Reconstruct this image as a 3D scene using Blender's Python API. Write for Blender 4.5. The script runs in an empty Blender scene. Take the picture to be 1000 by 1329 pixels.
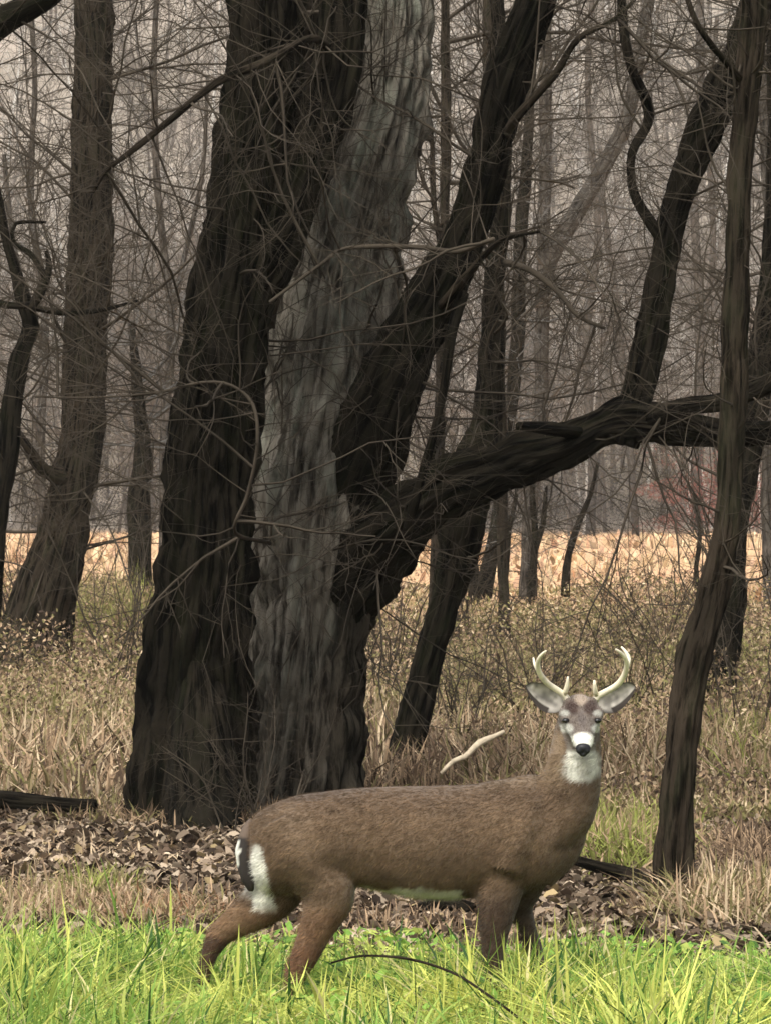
import bpy, math
import numpy as np
from mathutils import Vector

# ------------------------------------------------------------------ camera, sky, sun, exposure
S = bpy.context.scene
COL = S.collection
F = 5600.0; H = 2.03                       # focal length in photo pixels, eye height in metres
cam = bpy.data.cameras.new('camera'); camo = bpy.data.objects.new('camera', cam); COL.objects.link(camo)
cam.sensor_fit = 'HORIZONTAL'; cam.sensor_width = 36; cam.lens = 36 * F / 1000
cam.clip_start = 0.5; cam.clip_end = 3000
camo.location = (0, 0, H); camo.rotation_euler = (math.radians(90), 0, 0)
cam.dof.use_dof = True; cam.dof.focus_distance = 16.5; cam.dof.aperture_fstop = 64
S.camera = camo
SUN_EL, SUN_AZ = math.radians(52), math.radians(205)
w = bpy.data.worlds.new("World"); S.world = w; w.use_nodes = True
nt = w.node_tree; bg = nt.nodes['Background']
sky = nt.nodes.new('ShaderNodeTexSky'); sky.sky_type = 'NISHITA'; sky.sun_disc = False
sky.sun_elevation = SUN_EL; sky.sun_rotation = SUN_AZ; sky.dust_density = 4; sky.air_density = 1.0
hs = nt.nodes.new('ShaderNodeHueSaturation'); hs.inputs['Saturation'].default_value = 0.22
nt.links.new(sky.outputs[0], hs.inputs['Color']); nt.links.new(hs.outputs[0], bg.inputs['Color'])
bg.inputs['Strength'].default_value = 0.12
sl = bpy.data.lights.new('sun', 'SUN'); sl.energy = 1.3; sl.angle = math.radians(20); sl.color = (1, .96, .88)
so = bpy.data.objects.new('sun', sl); COL.objects.link(so)
so.rotation_euler = (math.radians(90) - SUN_EL, 0, math.radians(-25))
S.view_settings.view_transform = 'Standard'; S.view_settings.look = 'None'
S.view_settings.exposure = 1.15; S.view_settings.gamma = 1
S.view_settings.use_curve_mapping = False
S.cycles.use_denoising = True
S.cycles.max_bounces = 6; S.cycles.volume_bounces = 1; S.cycles.transparent_max_bounces = 4
S.cycles.filter_width = 1.6
HAZE = 0.00015

# ------------------------------------------------------------------ helpers
rng = np.random.default_rng(11)
def A(*a): return np.array(a, float)
def P(px, py, d): return A((px - 500) / F * d, d, H - (py - 664.5) / F * d)
def smooth(a, b, x):
    t = np.clip((x - a) / (b - a), 0, 1); return t * t * (3 - 2 * t)
def _h(i, j, k):
    n = (i * 374761393 + j * 668265263 + k * 2147483647 + 974711) & 0xffffffff
    n = ((n ^ (n >> 13)) * 1274126177) & 0xffffffff
    n = ((n ^ (n >> 16)) * 668265263) & 0xffffffff
    return ((n ^ (n >> 15)) & 0xffff) / 65535.0
def vnoise(p):
    f = np.floor(p).astype(np.int64); u = p - f; u = u * u * (3 - 2 * u); r = 0
    for a in (0, 1):
        for b in (0, 1):
            for c in (0, 1):
                wt = (u[..., 0] if a else 1 - u[..., 0]) * (u[..., 1] if b else 1 - u[..., 1]) * (u[..., 2] if c else 1 - u[..., 2])
                r = r + wt * _h(f[..., 0] + a, f[..., 1] + b, f[..., 2] + c)
    return r * 2 - 1
def n2(x, y, s, seed=0):
    return vnoise(np.stack([np.asarray(x) * s, np.asarray(y) * s, np.full(np.shape(x), seed + .37)], -1))
def gz(x, y):
    x = np.asarray(x, float); y = np.asarray(y, float)
    z = .05 * n2(x, y, .5, 3) * smooth(19, 24, y) + .02 * n2(x, y, 2.0, 5)
    z = z + .25 * n2(x, y, .06, 9) * smooth(40, 90, y)
    hill = smooth(385, 640, y) * (80 + 10 * n2(x, y, .01, 2)) + smooth(380, 430, y) * 5
    return z + hill

def tag(o, label=None, cat=None, group=None, kind=None):
    if label: o['label'] = label
    if cat: o['category'] = cat
    if group: o['group'] = group
    if kind: o['kind'] = kind
    return o
def thing(name, loc, label, cat, group=None):
    o = bpy.data.objects.new(name, None); o.empty_display_size = .2; COL.objects.link(o)
    o.location = tuple(loc); return tag(o, label, cat, group)
def mesh_obj(name, V, faces, mat, parent=None, attrs=None, smooth_sh=True, kind=None):
    V = np.asarray(V, np.float32).reshape(-1, 3)
    if parent is not None:
        q = parent; 
        while q is not None: V = V - np.array(q.location, np.float32); q = q.parent
    me = bpy.data.meshes.new(name); me.vertices.add(len(V)); me.vertices.foreach_set('co', V.ravel())
    loops = np.concatenate([np.asarray(f, np.int32).ravel() for f in faces])
    tot = np.concatenate([np.full(len(f), np.asarray(f).shape[1], np.int32) for f in faces])
    st = np.concatenate([[0], np.cumsum(tot)[:-1]]).astype(np.int32)
    me.loops.add(len(loops)); me.loops.foreach_set('vertex_index', loops)
    me.polygons.add(len(tot)); me.polygons.foreach_set('loop_start', st)
    me.polygons.foreach_set('loop_total', tot)
    if smooth_sh: me.polygons.foreach_set('use_smooth', np.ones(len(tot), bool))
    me.update(calc_edges=True)
    for k, v in (attrs or {}).items():
        v = np.asarray(v, np.float32)
        if v.shape[-1] == 4:
            a = me.color_attributes.new(k, 'FLOAT_COLOR', 'POINT'); a.data.foreach_set('color', v.ravel())
        else:
            a = me.attributes.new(k, 'FLOAT_VECTOR', 'POINT'); a.data.foreach_set('vector', v.ravel())
    me.materials.append(mat)
    o = bpy.data.objects.new(name, me); COL.objects.link(o)
    if parent is not None: o.parent = parent
    if kind: o['kind'] = kind
    return o

# ------------------------------------------------------------------ materials
def newmat(name):
    m = bpy.data.materials.new(name); m.use_nodes = True; nt = m.node_tree
    for n in list(nt.nodes): nt.nodes.remove(n)
    out = nt.nodes.new('ShaderNodeOutputMaterial')
    return m, nt, out
def nd(nt, t, **kw):
    n = nt.nodes.new(t)
    for k, v in kw.items():
        if k in n.inputs: n.inputs[k].default_value = v
        else: setattr(n, k, v)
    return n
def ramp(nt, fac, stops):
    r = nt.nodes.new('ShaderNodeValToRGB'); e = r.color_ramp.elements
    while len(e) < len(stops): e.new(.5)
    for i, (p, c) in enumerate(stops): e[i].position = p; e[i].color = (*c, 1)
    nt.links.new(fac, r.inputs[0]); return r.outputs[0]
def mixc(nt, fac, a, b, mode='MIX'):
    m = nt.nodes.new('ShaderNodeMix'); m.data_type = 'RGBA'; m.blend_type = mode
    for s, v in ((m.inputs[0], fac), (m.inputs[6], a), (m.inputs[7], b)):
        if isinstance(v, (int, float)): s.default_value = v
        elif isinstance(v, tuple): s.default_value = (*v, 1)
        else: nt.links.new(v, s)
    return m.outputs[2]
def bark_mat(name, dark, mid, light, patch=None, pamt=.5, scale=22, bump=.6, darken=False):
    m, nt, out = newmat(name)
    at = nd(nt, 'ShaderNodeAttribute', attribute_name='bark')
    mp = nd(nt, 'ShaderNodeMapping'); mp.inputs['Scale'].default_value = (1, 1, .13)
    nt.links.new(at.outputs['Vector'], mp.inputs[0])
    n1 = nd(nt, 'ShaderNodeTexNoise', Scale=scale * 1.25, Detail=8.0, Roughness=.75); nt.links.new(mp.outputs[0], n1.inputs['Vector'])
    vo = nd(nt, 'ShaderNodeTexVoronoi', Scale=scale * .8); nt.links.new(mp.outputs[0], vo.inputs['Vector'])
    n2_ = nd(nt, 'ShaderNodeTexNoise', Scale=2.2, Detail=4.0, Roughness=.6); nt.links.new(at.outputs['Vector'], n2_.inputs['Vector'])
    mul = nd(nt, 'ShaderNodeMath', operation='MULTIPLY'); nt.links.new(n1.outputs[0], mul.inputs[0])
    add = nd(nt, 'ShaderNodeMath', operation='ADD'); nt.links.new(vo.outputs['Distance'], add.inputs[0]); add.inputs[1].default_value = .62
    nt.links.new(add.outputs[0], mul.inputs[1])
    mpf = nd(nt, 'ShaderNodeMapping'); mpf.inputs['Scale'].default_value = (1, 1, .07); nt.links.new(at.outputs['Vector'], mpf.inputs[0])
    nf = nd(nt, 'ShaderNodeTexNoise', Scale=scale * 1.5, Detail=5.0, Roughness=.7); nt.links.new(mpf.outputs[0], nf.inputs['Vector'])
    mm = nd(nt, 'ShaderNodeMath', operation='MULTIPLY_ADD'); nt.links.new(mul.outputs[0], mm.inputs[0]); mm.inputs[1].default_value = .5
    m5 = nd(nt, 'ShaderNodeMath', operation='MULTIPLY'); nt.links.new(nf.outputs[0], m5.inputs[0]); m5.inputs[1].default_value = .52
    nt.links.new(m5.outputs[0], mm.inputs[2]); mul = mm
    c = ramp(nt, mul.outputs[0], [(.42, dark), (.49, mid), (.57, light)])
    if darken:
        wa = nd(nt, 'ShaderNodeAttribute', attribute_name='Darken'); dk = ramp(nt, mul.outputs[0], [(.41, (.004, .003, .002)), (.5, (.020, .016, .011)), (.60, (.06, .05, .037))])
    if patch:
        mp2 = nd(nt, 'ShaderNodeMapping'); mp2.inputs['Scale'].default_value = (1, 1, .3)
        nt.links.new(at.outputs['Vector'], mp2.inputs[0])
        n3 = nd(nt, 'ShaderNodeTexNoise', Scale=6.0, Detail=7.0, Roughness=.72); nt.links.new(mp2.outputs[0], n3.inputs['Vector'])
        f = ramp(nt, n3.outputs[0], [(.5, (0, 0, 0)), (.68, (pamt,) * 3)])
        c = mixc(nt, f, c, patch)
    if darken: c = mixc(nt, wa.outputs['Fac'], c, dk)
    v = ramp(nt, n2_.outputs[0], [(.3, (.6, .6, .58)), (.7, (1.25, 1.2, 1.15))])
    c = mixc(nt, 1.0, c, v, 'MULTIPLY')
    b = nd(nt, 'ShaderNodeBump', Strength=bump, Distance=.05); nt.links.new(mul.outputs[0], b.inputs['Height'])
    p = nd(nt, 'ShaderNodeBsdfPrincipled', Roughness=.95); p.inputs['Specular IOR Level'].default_value = .05
    nt.links.new(c, p.inputs['Base Color']); nt.links.new(b.outputs[0], p.inputs['Normal'])
    nt.links.new(p.outputs[0], out.inputs[0]); return m
def col_mat(name, trans=.0, rough=.9, gain=1.0, attr='Col', spec=.1):
    m, nt, out = newmat(name)
    at = nd(nt, 'ShaderNodeAttribute', attribute_name=attr)
    d = nd(nt, 'ShaderNodeBsdfPrincipled', Roughness=rough); d.inputs['Specular IOR Level'].default_value = spec
    nt.links.new(at.outputs['Color'], d.inputs['Base Color'])
    if trans:
        t = nd(nt, 'ShaderNodeBsdfTranslucent'); nt.links.new(at.outputs['Color'], t.inputs[0])
        mx = nd(nt, 'ShaderNodeMixShader'); mx.inputs[0].default_value = trans
        nt.links.new(d.outputs[0], mx.inputs[1]); nt.links.new(t.outputs[0], mx.inputs[2]); nt.links.new(mx.outputs[0], out.inputs[0])
    else: nt.links.new(d.outputs[0], out.inputs[0])
    return m
def plain(name, c, rough=.8, spec=.2, noise=None):
    m, nt, out = newmat(name)
    p = nd(nt, 'ShaderNodeBsdfPrincipled', Roughness=rough); p.inputs['Specular IOR Level'].default_value = spec
    if noise:
        tc = nd(nt, 'ShaderNodeTexCoord'); n = nd(nt, 'ShaderNodeTexNoise', Scale=noise[0], Detail=5.0)
        nt.links.new(tc.outputs['Object'], n.inputs['Vector'])
        cc = ramp(nt, n.outputs[0], [(.3, tuple(x * noise[1] for x in c)), (.7, tuple(min(1, x * noise[2]) for x in c))])
        nt.links.new(cc, p.inputs['Base Color'])
    else: p.inputs['Base Color'].default_value = (*c, 1)
    nt.links.new(p.outputs[0], out.inputs[0]); return m

M = dict(
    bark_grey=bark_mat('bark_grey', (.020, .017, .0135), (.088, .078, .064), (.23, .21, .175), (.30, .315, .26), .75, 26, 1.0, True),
    bark_dark=bark_mat('bark_dark', (.001, .0008, .0006), (.005, .0042, .0029), (.021, .0175, .0125), (.016, .019, .008), .5, 26, 1.0),
    bark_brown=bark_mat('bark_brown', (.003, .0023, .0015), (.014, .011, .0075), (.042, .033, .024), (.05, .052, .03), .4, 30, .9),
    bark_mid=bark_mat('bark_mid', (.014, .0125, .0105), (.04, .035, .03), (.085, .076, .066), None, 0, 18, .4),
    twig=plain('twig', (.05, .04, .029), .9, .1, (3, .6, 1.5)),
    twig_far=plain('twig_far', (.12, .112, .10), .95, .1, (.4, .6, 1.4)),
    leaf=col_mat('leaf', .15), grass=col_mat('grass', .35, .6, spec=.25), woods=col_mat('woods', 0),
)

# ------------------------------------------------------------------ geometry generators
def catmull(pts, step):
    p = np.asarray(pts, float); p = np.vstack([2 * p[0] - p[1], p, 2 * p[-1] - p[-2]]); o = []
    for i in range(1, len(p) - 2):
        n = max(2, int(np.linalg.norm(p[i + 1, :3] - p[i, :3]) / step)); t = np.linspace(0, 1, n, endpoint=False)[:, None]
        o.append(.5 * (2 * p[i] + (p[i + 1] - p[i - 1]) * t + (2 * p[i - 1] - 5 * p[i] + 4 * p[i + 1] - p[i + 2]) * t ** 2 + (-p[i - 1] + 3 * p[i] - 3 * p[i + 1] + p[i + 2]) * t ** 3))
    o.append(p[-2][None]); return np.vstack(o)
def frames(c):
    t = np.gradient(c, axis=0); t /= np.linalg.norm(t, axis=1)[:, None] + 1e-9
    a = np.cross(t[0], A(0, 1, .1)); a /= np.linalg.norm(a); U = []
    for k in range(len(c)):
        a = a - t[k] * a.dot(t[k]); a /= np.linalg.norm(a) + 1e-9; U.append(a)
    U = np.array(U); return t, U, np.cross(t, U)
def grid_faces(n, s, off=0):
    i = np.arange(n - 1)[:, None] * s; j = np.arange(s)[None]; k = (j + 1) % s
    return (np.stack([i + j, i + k, i + s + k, i + s + j], -1).reshape(-1, 4) + off)
def trace(px):                              # (px, py, width px, depth) -> world points and radii
    return np.array([[*P(a, b, d), w_ / 2 / F * d] for a, b, w_, d in px])
def trunk(name, path, mat, parent, seg=40, step=.06, amp=.05, lump=.06, flare=0, fh=.5, seed=0, label=None, freq=26, darkenf=None):
    c = catmull(path, step); r = np.maximum(c[:, 3], .003); c = c[:, :3].copy()
    s = np.concatenate([[0], np.cumsum(np.linalg.norm(np.diff(c, axis=0), axis=1))])
    c[:, 0] += (.06 if r.mean() > .2 else .12) * r * n2(s, s * 0, 1.6, seed + .5); c[:, 1] += .2 * r * n2(s, s * 0, 1.3, seed + 9.5)
    t, U, W = frames(c); th = np.linspace(0, 2 * np.pi, seg, endpoint=False)[None]
    R0 = r.mean(); bx, by = np.cos(th) * R0 + 0 * r[:, None], np.sin(th) * R0 + 0 * r[:, None]
    sv = s[:, None] + 0 * th
    q = lambda f, z, o: vnoise(np.stack([bx * f + seed * 7.3 + o, by * f + o, sv * f * z], -1))
    ridge = np.abs(q(freq, .11, 0)) * 2 - 1.0 + .5 * q(freq * 2.1, .16, 5)
    rr = r[:, None] * (1 + lump * q(3, .6, 3) + lump * .35 * q(9, .35, 7)) + np.minimum(amp * .5, r[:, None] * .16) * (ridge + .45 * np.abs(q(freq * 1.1, .45, 11)) + .25 * q(freq * 1.8, .6, 13))
    if flare:
        k = np.exp(-sv / fh) * flare
        lob = .55 + .45 * np.cos(th * 5 + seed) + .3 * np.cos(th * 3 + seed * 2.1)
        rr = rr * (1 + k * lob)
    V = c[:, None] + rr[..., None] * (np.cos(th)[..., None] * U[:, None] + np.sin(th)[..., None] * W[:, None])
    V = V.reshape(-1, 3); f = grid_faces(len(c), seg)
    cap = (np.arange(seg) + (len(c) - 1) * seg)[None]; cap0 = np.arange(seg)[::-1][None]
    bk = np.stack([bx, by, sv], -1).reshape(-1, 3) + A(seed * 3.1, seed, 0)
    o = mesh_obj(name, V, [f, cap, cap0], mat, parent, {'bark': bk})
    if darkenf is not None: me = o.data; a_ = me.attributes.new('Darken', 'FLOAT', 'POINT'); a_.data.foreach_set('value', darkenf(V).astype(np.float32))
    if label: o['label'] = label
    return c, r, t
def grow(p, d, L, r, K, wander, up=0.0, taper=.35):
    N = len(p); pts = np.zeros((N, K, 3)); pts[:, 0] = p; d = d / (np.linalg.norm(d, axis=1)[:, None] + 1e-9)
    for k in range(1, K):
        d = d + rng.normal(0, wander, (N, 3)) + A(0, 0, up); d /= np.linalg.norm(d, axis=1)[:, None]
        pts[:, k] = pts[:, k - 1] + d * (L / (K - 1))[:, None]
    return pts, r[:, None] * np.linspace(1, taper, K)[None]
def kids(pts, rad, n, lf, rf, K, wander, up, spread=.9, lo=.25):
    N, Kp = rad.shape; i = np.repeat(np.arange(N), n); t = rng.uniform(lo, .97, len(i)) * (Kp - 1); k = t.astype(int); f = (t - k)[:, None]
    p = pts[i, k] * (1 - f) + pts[i, k + 1] * f; tg = pts[i, k + 1] - pts[i, k]; tg /= np.linalg.norm(tg, axis=1)[:, None] + 1e-9
    d = tg + rng.normal(0, spread, (len(i), 3)); L = np.linalg.norm(pts[:, -1] - pts[:, 0], axis=1)[i] * lf * rng.uniform(.5, 1.2, len(i))
    return grow(p, d, L, rad[i, k] * rf, K, wander, up)
def tubes(batch, sides=3, rmin=0.0):
    Vs, Fs, off = [], [], 0
    for pts, rad in batch:
        N, K, _ = pts.shape
        t = np.gradient(pts, axis=1); t /= np.linalg.norm(t, axis=2)[..., None] + 1e-9
        ref = np.where(np.abs(t[..., 2:3]) > .8, A(1, 0, 0), A(0, 0, 1)); u = np.cross(t, ref); u /= np.linalg.norm(u, axis=2)[..., None] + 1e-9
        v = np.cross(t, u); th = np.linspace(0, 2 * np.pi, sides, endpoint=False)
        rr = np.maximum(rad, rmin)[..., None, None]
        V = pts[:, :, None] + rr * (np.cos(th)[:, None] * u[:, :, None] + np.sin(th)[:, None] * v[:, :, None])
        g = grid_faces(K, sides)
        Fs.append((g[None] + (np.arange(N) * K * sides)[:, None, None]).reshape(-1, 4) + off); Vs.append(V.reshape(-1, 3)); off += N * K * sides
    return np.vstack(Vs), np.vstack(Fs)
def twigs_on(parent, curves, n, L, r, mat, up=.02, dens=1.0, name='twigs', zmin=1.5, spread=1.0, sides=3, n1=5, n2k=5, rf=.6, wander=.15):
    cs = np.vstack([c[:, :3] for c, _, _ in curves]); rs = np.concatenate([q for _, q, _ in curves]); ts = np.vstack([t for _, _, t in curves])
    ok = np.where(cs[:, 2] > zmin)[0]; i = rng.choice(ok, n)
    d = np.cross(ts[i], rng.normal(0, 1, (n, 3))); d /= np.linalg.norm(d, axis=1)[:, None]
    d = d + ts[i] * rng.uniform(-.2, .9, n)[:, None]
    b0 = grow(cs[i] + d * rs[i][:, None] * .5, d, rng.uniform(.4, 1.2, n) * L, (.5 + 1.5 * rng.random(n) ** 3) * r, 9, wander, up)
    b1 = kids(*b0, n1, .5, rf, 6, .18, up); b2 = kids(*b1, n2k, .5, .65, 3, .2, 0)
    V, Fc = tubes([b0, b1, b2], sides)
    return mesh_obj(name, V, [Fc], mat, parent, kind='stuff')

# ------------------------------------------------------------------ ground, hill
def ground():
    ys = np.concatenate([np.linspace(-60, 8, 12), np.arange(10, 40, .22), np.geomspace(40, 380, 90), np.linspace(386, 900, 70)])
    xs = np.concatenate([-np.geomspace(6, 700, 45)[::-1], np.arange(-5.8, 5.9, .22), np.geomspace(6, 700, 45)])
    X, Y = np.meshgrid(xs, ys); Z = gz(X, Y); V = np.stack([X, Y, Z], -1).reshape(-1, 3); nx = len(xs)
    i = np.arange(len(ys) - 1)[:, None] * nx; j = np.arange(nx - 1)[None]
    f = np.stack([i + j, i + j + 1, i + nx + j + 1, i + nx + j], -1).reshape(-1, 4)
    m, nt, out = newmat('ground')
    g = nd(nt, 'ShaderNodeNewGeometry'); sp = nd(nt, 'ShaderNodeSeparateXYZ'); nt.links.new(g.outputs['Position'], sp.inputs[0])
    nA = nd(nt, 'ShaderNodeTexNoise', Scale=9.0, Detail=8.0, Roughness=.7); nt.links.new(g.outputs['Position'], nA.inputs['Vector'])
    nB = nd(nt, 'ShaderNodeTexNoise', Scale=.9, Detail=5.0); nt.links.new(g.outputs['Position'], nB.inputs['Vector'])
    nC = nd(nt, 'ShaderNodeTexNoise', Scale=.05, Detail=6.0, Roughness=.7); nt.links.new(g.outputs['Position'], nC.inputs['Vector'])
    lit = ramp(nt, nA.outputs[0], [(.35, (.02, .015, .010)), (.5, (.07, .05, .035)), (.68, (.19, .145, .105))])
    lawn = ramp(nt, nA.outputs[0], [(.3, (.025, .035, .008)), (.7, (.08, .13, .02))])
    dry = ramp(nt, nB.outputs[0], [(.3, (.10, .075, .04)), (.7, (.25, .19, .10))])
    fld = ramp(nt, nC.outputs[0], [(.35, (.46, .31, .16)), (.5, (.60, .36, .21)), (.65, (.62, .43, .22))])
    hil = ramp(nt, nC.outputs[0], [(.35, (.21, .18, .142)), (.65, (.37, .315, .26))])
    def band(a, b, k=1.5):
        ad = nd(nt, 'ShaderNodeMath', operation='MULTIPLY_ADD'); nt.links.new(nB.outputs[0], ad.inputs[0]); ad.inputs[1].default_value = k; nt.links.new(sp.outputs['Y'], ad.inputs[2])
        mr = nd(nt, 'ShaderNodeMapRange'); nt.links.new(ad.outputs[0], mr.inputs[0]); mr.inputs[1].default_value = a; mr.inputs[2].default_value = b; return mr.outputs[0]
    c = mixc(nt, band(18.2, 19), lawn, lit); c = mixc(nt, band(30, 36, 3), c, dry); c = mixc(nt, band(62, 100, 12), c, fld); c = mixc(nt, band(384, 390), c, hil)
    b = nd(nt, 'ShaderNodeBump', Strength=.5, Distance=.05); nt.links.new(nA.outputs[0], b.inputs['Height'])
    p = nd(nt, 'ShaderNodeBsdfPrincipled', Roughness=.95); p.inputs['Specular IOR Level'].default_value = .1
    nt.links.new(c, p.inputs['Base Color']); nt.links.new(b.outputs[0], p.inputs['Normal']); nt.links.new(p.outputs[0], out.inputs[0])
    tag(mesh_obj('ground', V, [f], m), 'ground running from green plot over leaf litter and tan field to wooded hill', kind='structure')
ground()

# ------------------------------------------------------------------ far woods on the hill and shrub row
def woods(N=620, outer=False):
    y = np.concatenate([rng.uniform(378, 420, N // 3), rng.uniform(385, 600, N - N // 3)]); x = rng.uniform(-.105, .105, N) * y * 1.2
    if outer: x = np.sign(x) * rng.uniform(.122, .27, N) * y
    h = rng.uniform(14, 24, N); b = np.stack([x, y, gz(x, y) - .3], 1)
    up = np.stack([rng.normal(0, .08, N), rng.normal(0, .05, N), np.ones(N)], 1)
    R = rng.uniform(.13, .3, N)
    t0 = grow(b, up, h, R, 7, .05, .03, .2)
    t1 = kids(*t0, 9, .38, .5, 5, .14, .10, .55, .3); t2 = kids(*t1, 4, .55, .6, 4, .18, .04); t3 = kids(*t2, 3, .6, .7, 2, .2, .02)
    V, Fc = tubes([t0, t1, t2] if outer else [t0, t1, t2, t3], 3, .06 if outer else .034)
    c = np.zeros((len(V), 4)); c[:, 3] = 1
    tree_tint = rng.uniform(.7, 1.25, N); pale = rng.random(N) < .18
    base = np.where(pale[:, None], A(.60, .57, .52), A(.10, .085, .072)[None] * tree_tint[:, None])
    sizes = [(t0, 1), (t1, 9), (t2, 36), (t3, 108)]; off = 0
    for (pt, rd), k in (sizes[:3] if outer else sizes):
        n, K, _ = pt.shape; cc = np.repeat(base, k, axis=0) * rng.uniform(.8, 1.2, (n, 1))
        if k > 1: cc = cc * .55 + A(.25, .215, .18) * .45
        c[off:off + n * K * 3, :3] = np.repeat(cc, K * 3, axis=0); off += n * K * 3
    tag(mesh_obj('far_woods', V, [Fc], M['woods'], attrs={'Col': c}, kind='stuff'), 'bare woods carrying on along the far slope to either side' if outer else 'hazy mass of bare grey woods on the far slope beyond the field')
    if outer: return
    # dying leaves still hanging among the far crowns, low on the slope
    shrub_cloud('far_understory', 'olive and brown leafy crowns and thicket along the foot of the far woods', 210000, (-75, 75), (374, 480), 21, .14,
                lambda x, y, z: lerpc(z / 19, A(.165, .145, .085), A(.28, .235, .19)), thin=.35)
def lerpc(t, a, b): t = np.clip(t, 0, 1)[:, None]; return a * (1 - t) + b * t
def shrub_cloud(name, label, n, xr, yr, hmax, size, colf, thin=1, seed=4):
    nb = int(n / 160); bx = rng.uniform(*xr, nb); by = rng.uniform(*yr, nb); bh = hmax * rng.uniform(.4, 1, nb); i = rng.integers(0, nb, n)
    q = rng.normal(0, 1, (n, 3)); q /= np.linalg.norm(q, axis=1)[:, None]; q *= rng.random(n)[:, None] ** .5
    x = bx[i] + q[:, 0] * bh[i] * .38; y = by[i] + q[:, 1] * bh[i] * .3; z = bh[i] * (.5 + .5 * q[:, 2]); g = gz(x, y)
    cen = np.stack([x, y, z + g], 1); a = rng.normal(0, 1, (n, 3)); b = rng.normal(0, 1, (n, 3))
    a *= size / np.linalg.norm(a, axis=1)[:, None]; b *= size * .7 / np.linalg.norm(b, axis=1)[:, None]
    V = np.stack([cen - a, cen + b, cen + a], 1).reshape(-1, 3)
    c = colf(x, y, z) * rng.uniform(.6, 1.5, (n, 1)) * np.repeat(1, n)[:, None]; c = np.repeat(np.clip(np.hstack([c, np.ones((n, 1))]), 0, 1), 3, axis=0)
    return tag(mesh_obj(name, V, [np.arange(n * 3).reshape(-1, 3)], M['leaf'], attrs={'Col': c}, smooth_sh=False, kind='stuff'), label)
woods()
woods(380, True)
shrub_cloud('far_thicket', 'slate brown thicket along the far edge of the tan field, reddish at right', 115000, (-85, 95), (367, 373), 9.0, .13,
            lambda x, y, z: np.where((x[:, None] + 2 * np.sin(z[:, None] * 2) > 23) & (x[:, None] < 33), A(.20, .065, .05), A(.045, .042, .040)))

# ------------------------------------------------------------------ dry weeds, brush, litter, plot grass
def blades(name, label, x, y, h, w_, col, mat, lean=.5, seg=3, stuff=True, droop=.5):
    n = len(x); z = gz(x, y) - .01; az = rng.uniform(0, 2 * np.pi, n); ld = np.stack([np.cos(az), np.sin(az)], 1) * (rng.random(n)[:, None] ** .7) * lean
    f = rng.uniform(0, np.pi, n); sd = np.stack([np.cos(f), np.sin(f) * .6, 0 * f], 1) * w_[:, None] * .5
    V = np.zeros((n, seg * 2 + 1, 3)); t = np.linspace(0, 1, seg + 1)
    for k in range(seg + 1):
        s = t[k]; c = np.stack([x + ld[:, 0] * h * s ** 1.7, y + ld[:, 1] * h * s ** 1.7, z + h * (s - droop * np.linalg.norm(ld, axis=1) * s ** 2.5)], 1)
        if k < seg: ww = 1 - .35 * s; V[:, 2 * k] = c - sd * ww; V[:, 2 * k + 1] = c + sd * ww
        else: V[:, 2 * k] = c
    o = np.arange(n)[:, None, None] * (2 * seg + 1)
    q = np.array([[2 * k, 2 * k + 1, 2 * k + 3, 2 * k + 2] for k in range(seg - 1)])[None] + o
    tr = np.array([[2 * seg - 2, 2 * seg - 1, 2 * seg]])[None] + o
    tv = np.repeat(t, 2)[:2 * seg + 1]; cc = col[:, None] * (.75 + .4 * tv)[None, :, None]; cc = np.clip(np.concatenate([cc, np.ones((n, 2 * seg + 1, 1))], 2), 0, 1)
    return tag(mesh_obj(name, V.reshape(-1, 3), [q.reshape(-1, 4), tr.reshape(-1, 3)], mat, attrs={'Col': cc.reshape(-1, 4)}, smooth_sh=True, kind='stuff'), label)
def palette(n, cols, k): cols = np.array(cols); return cols[rng.choice(len(cols), n, p=np.array(k) / sum(k))] * rng.uniform(.7, 1.3, (n, 1))
TAN, OLIVE, BRN, PALE, RUST = (.34, .235, .145), (.20, .175, .075), (.10, .068, .045), (.52, .40, .26), (.22, .115, .06)

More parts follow.
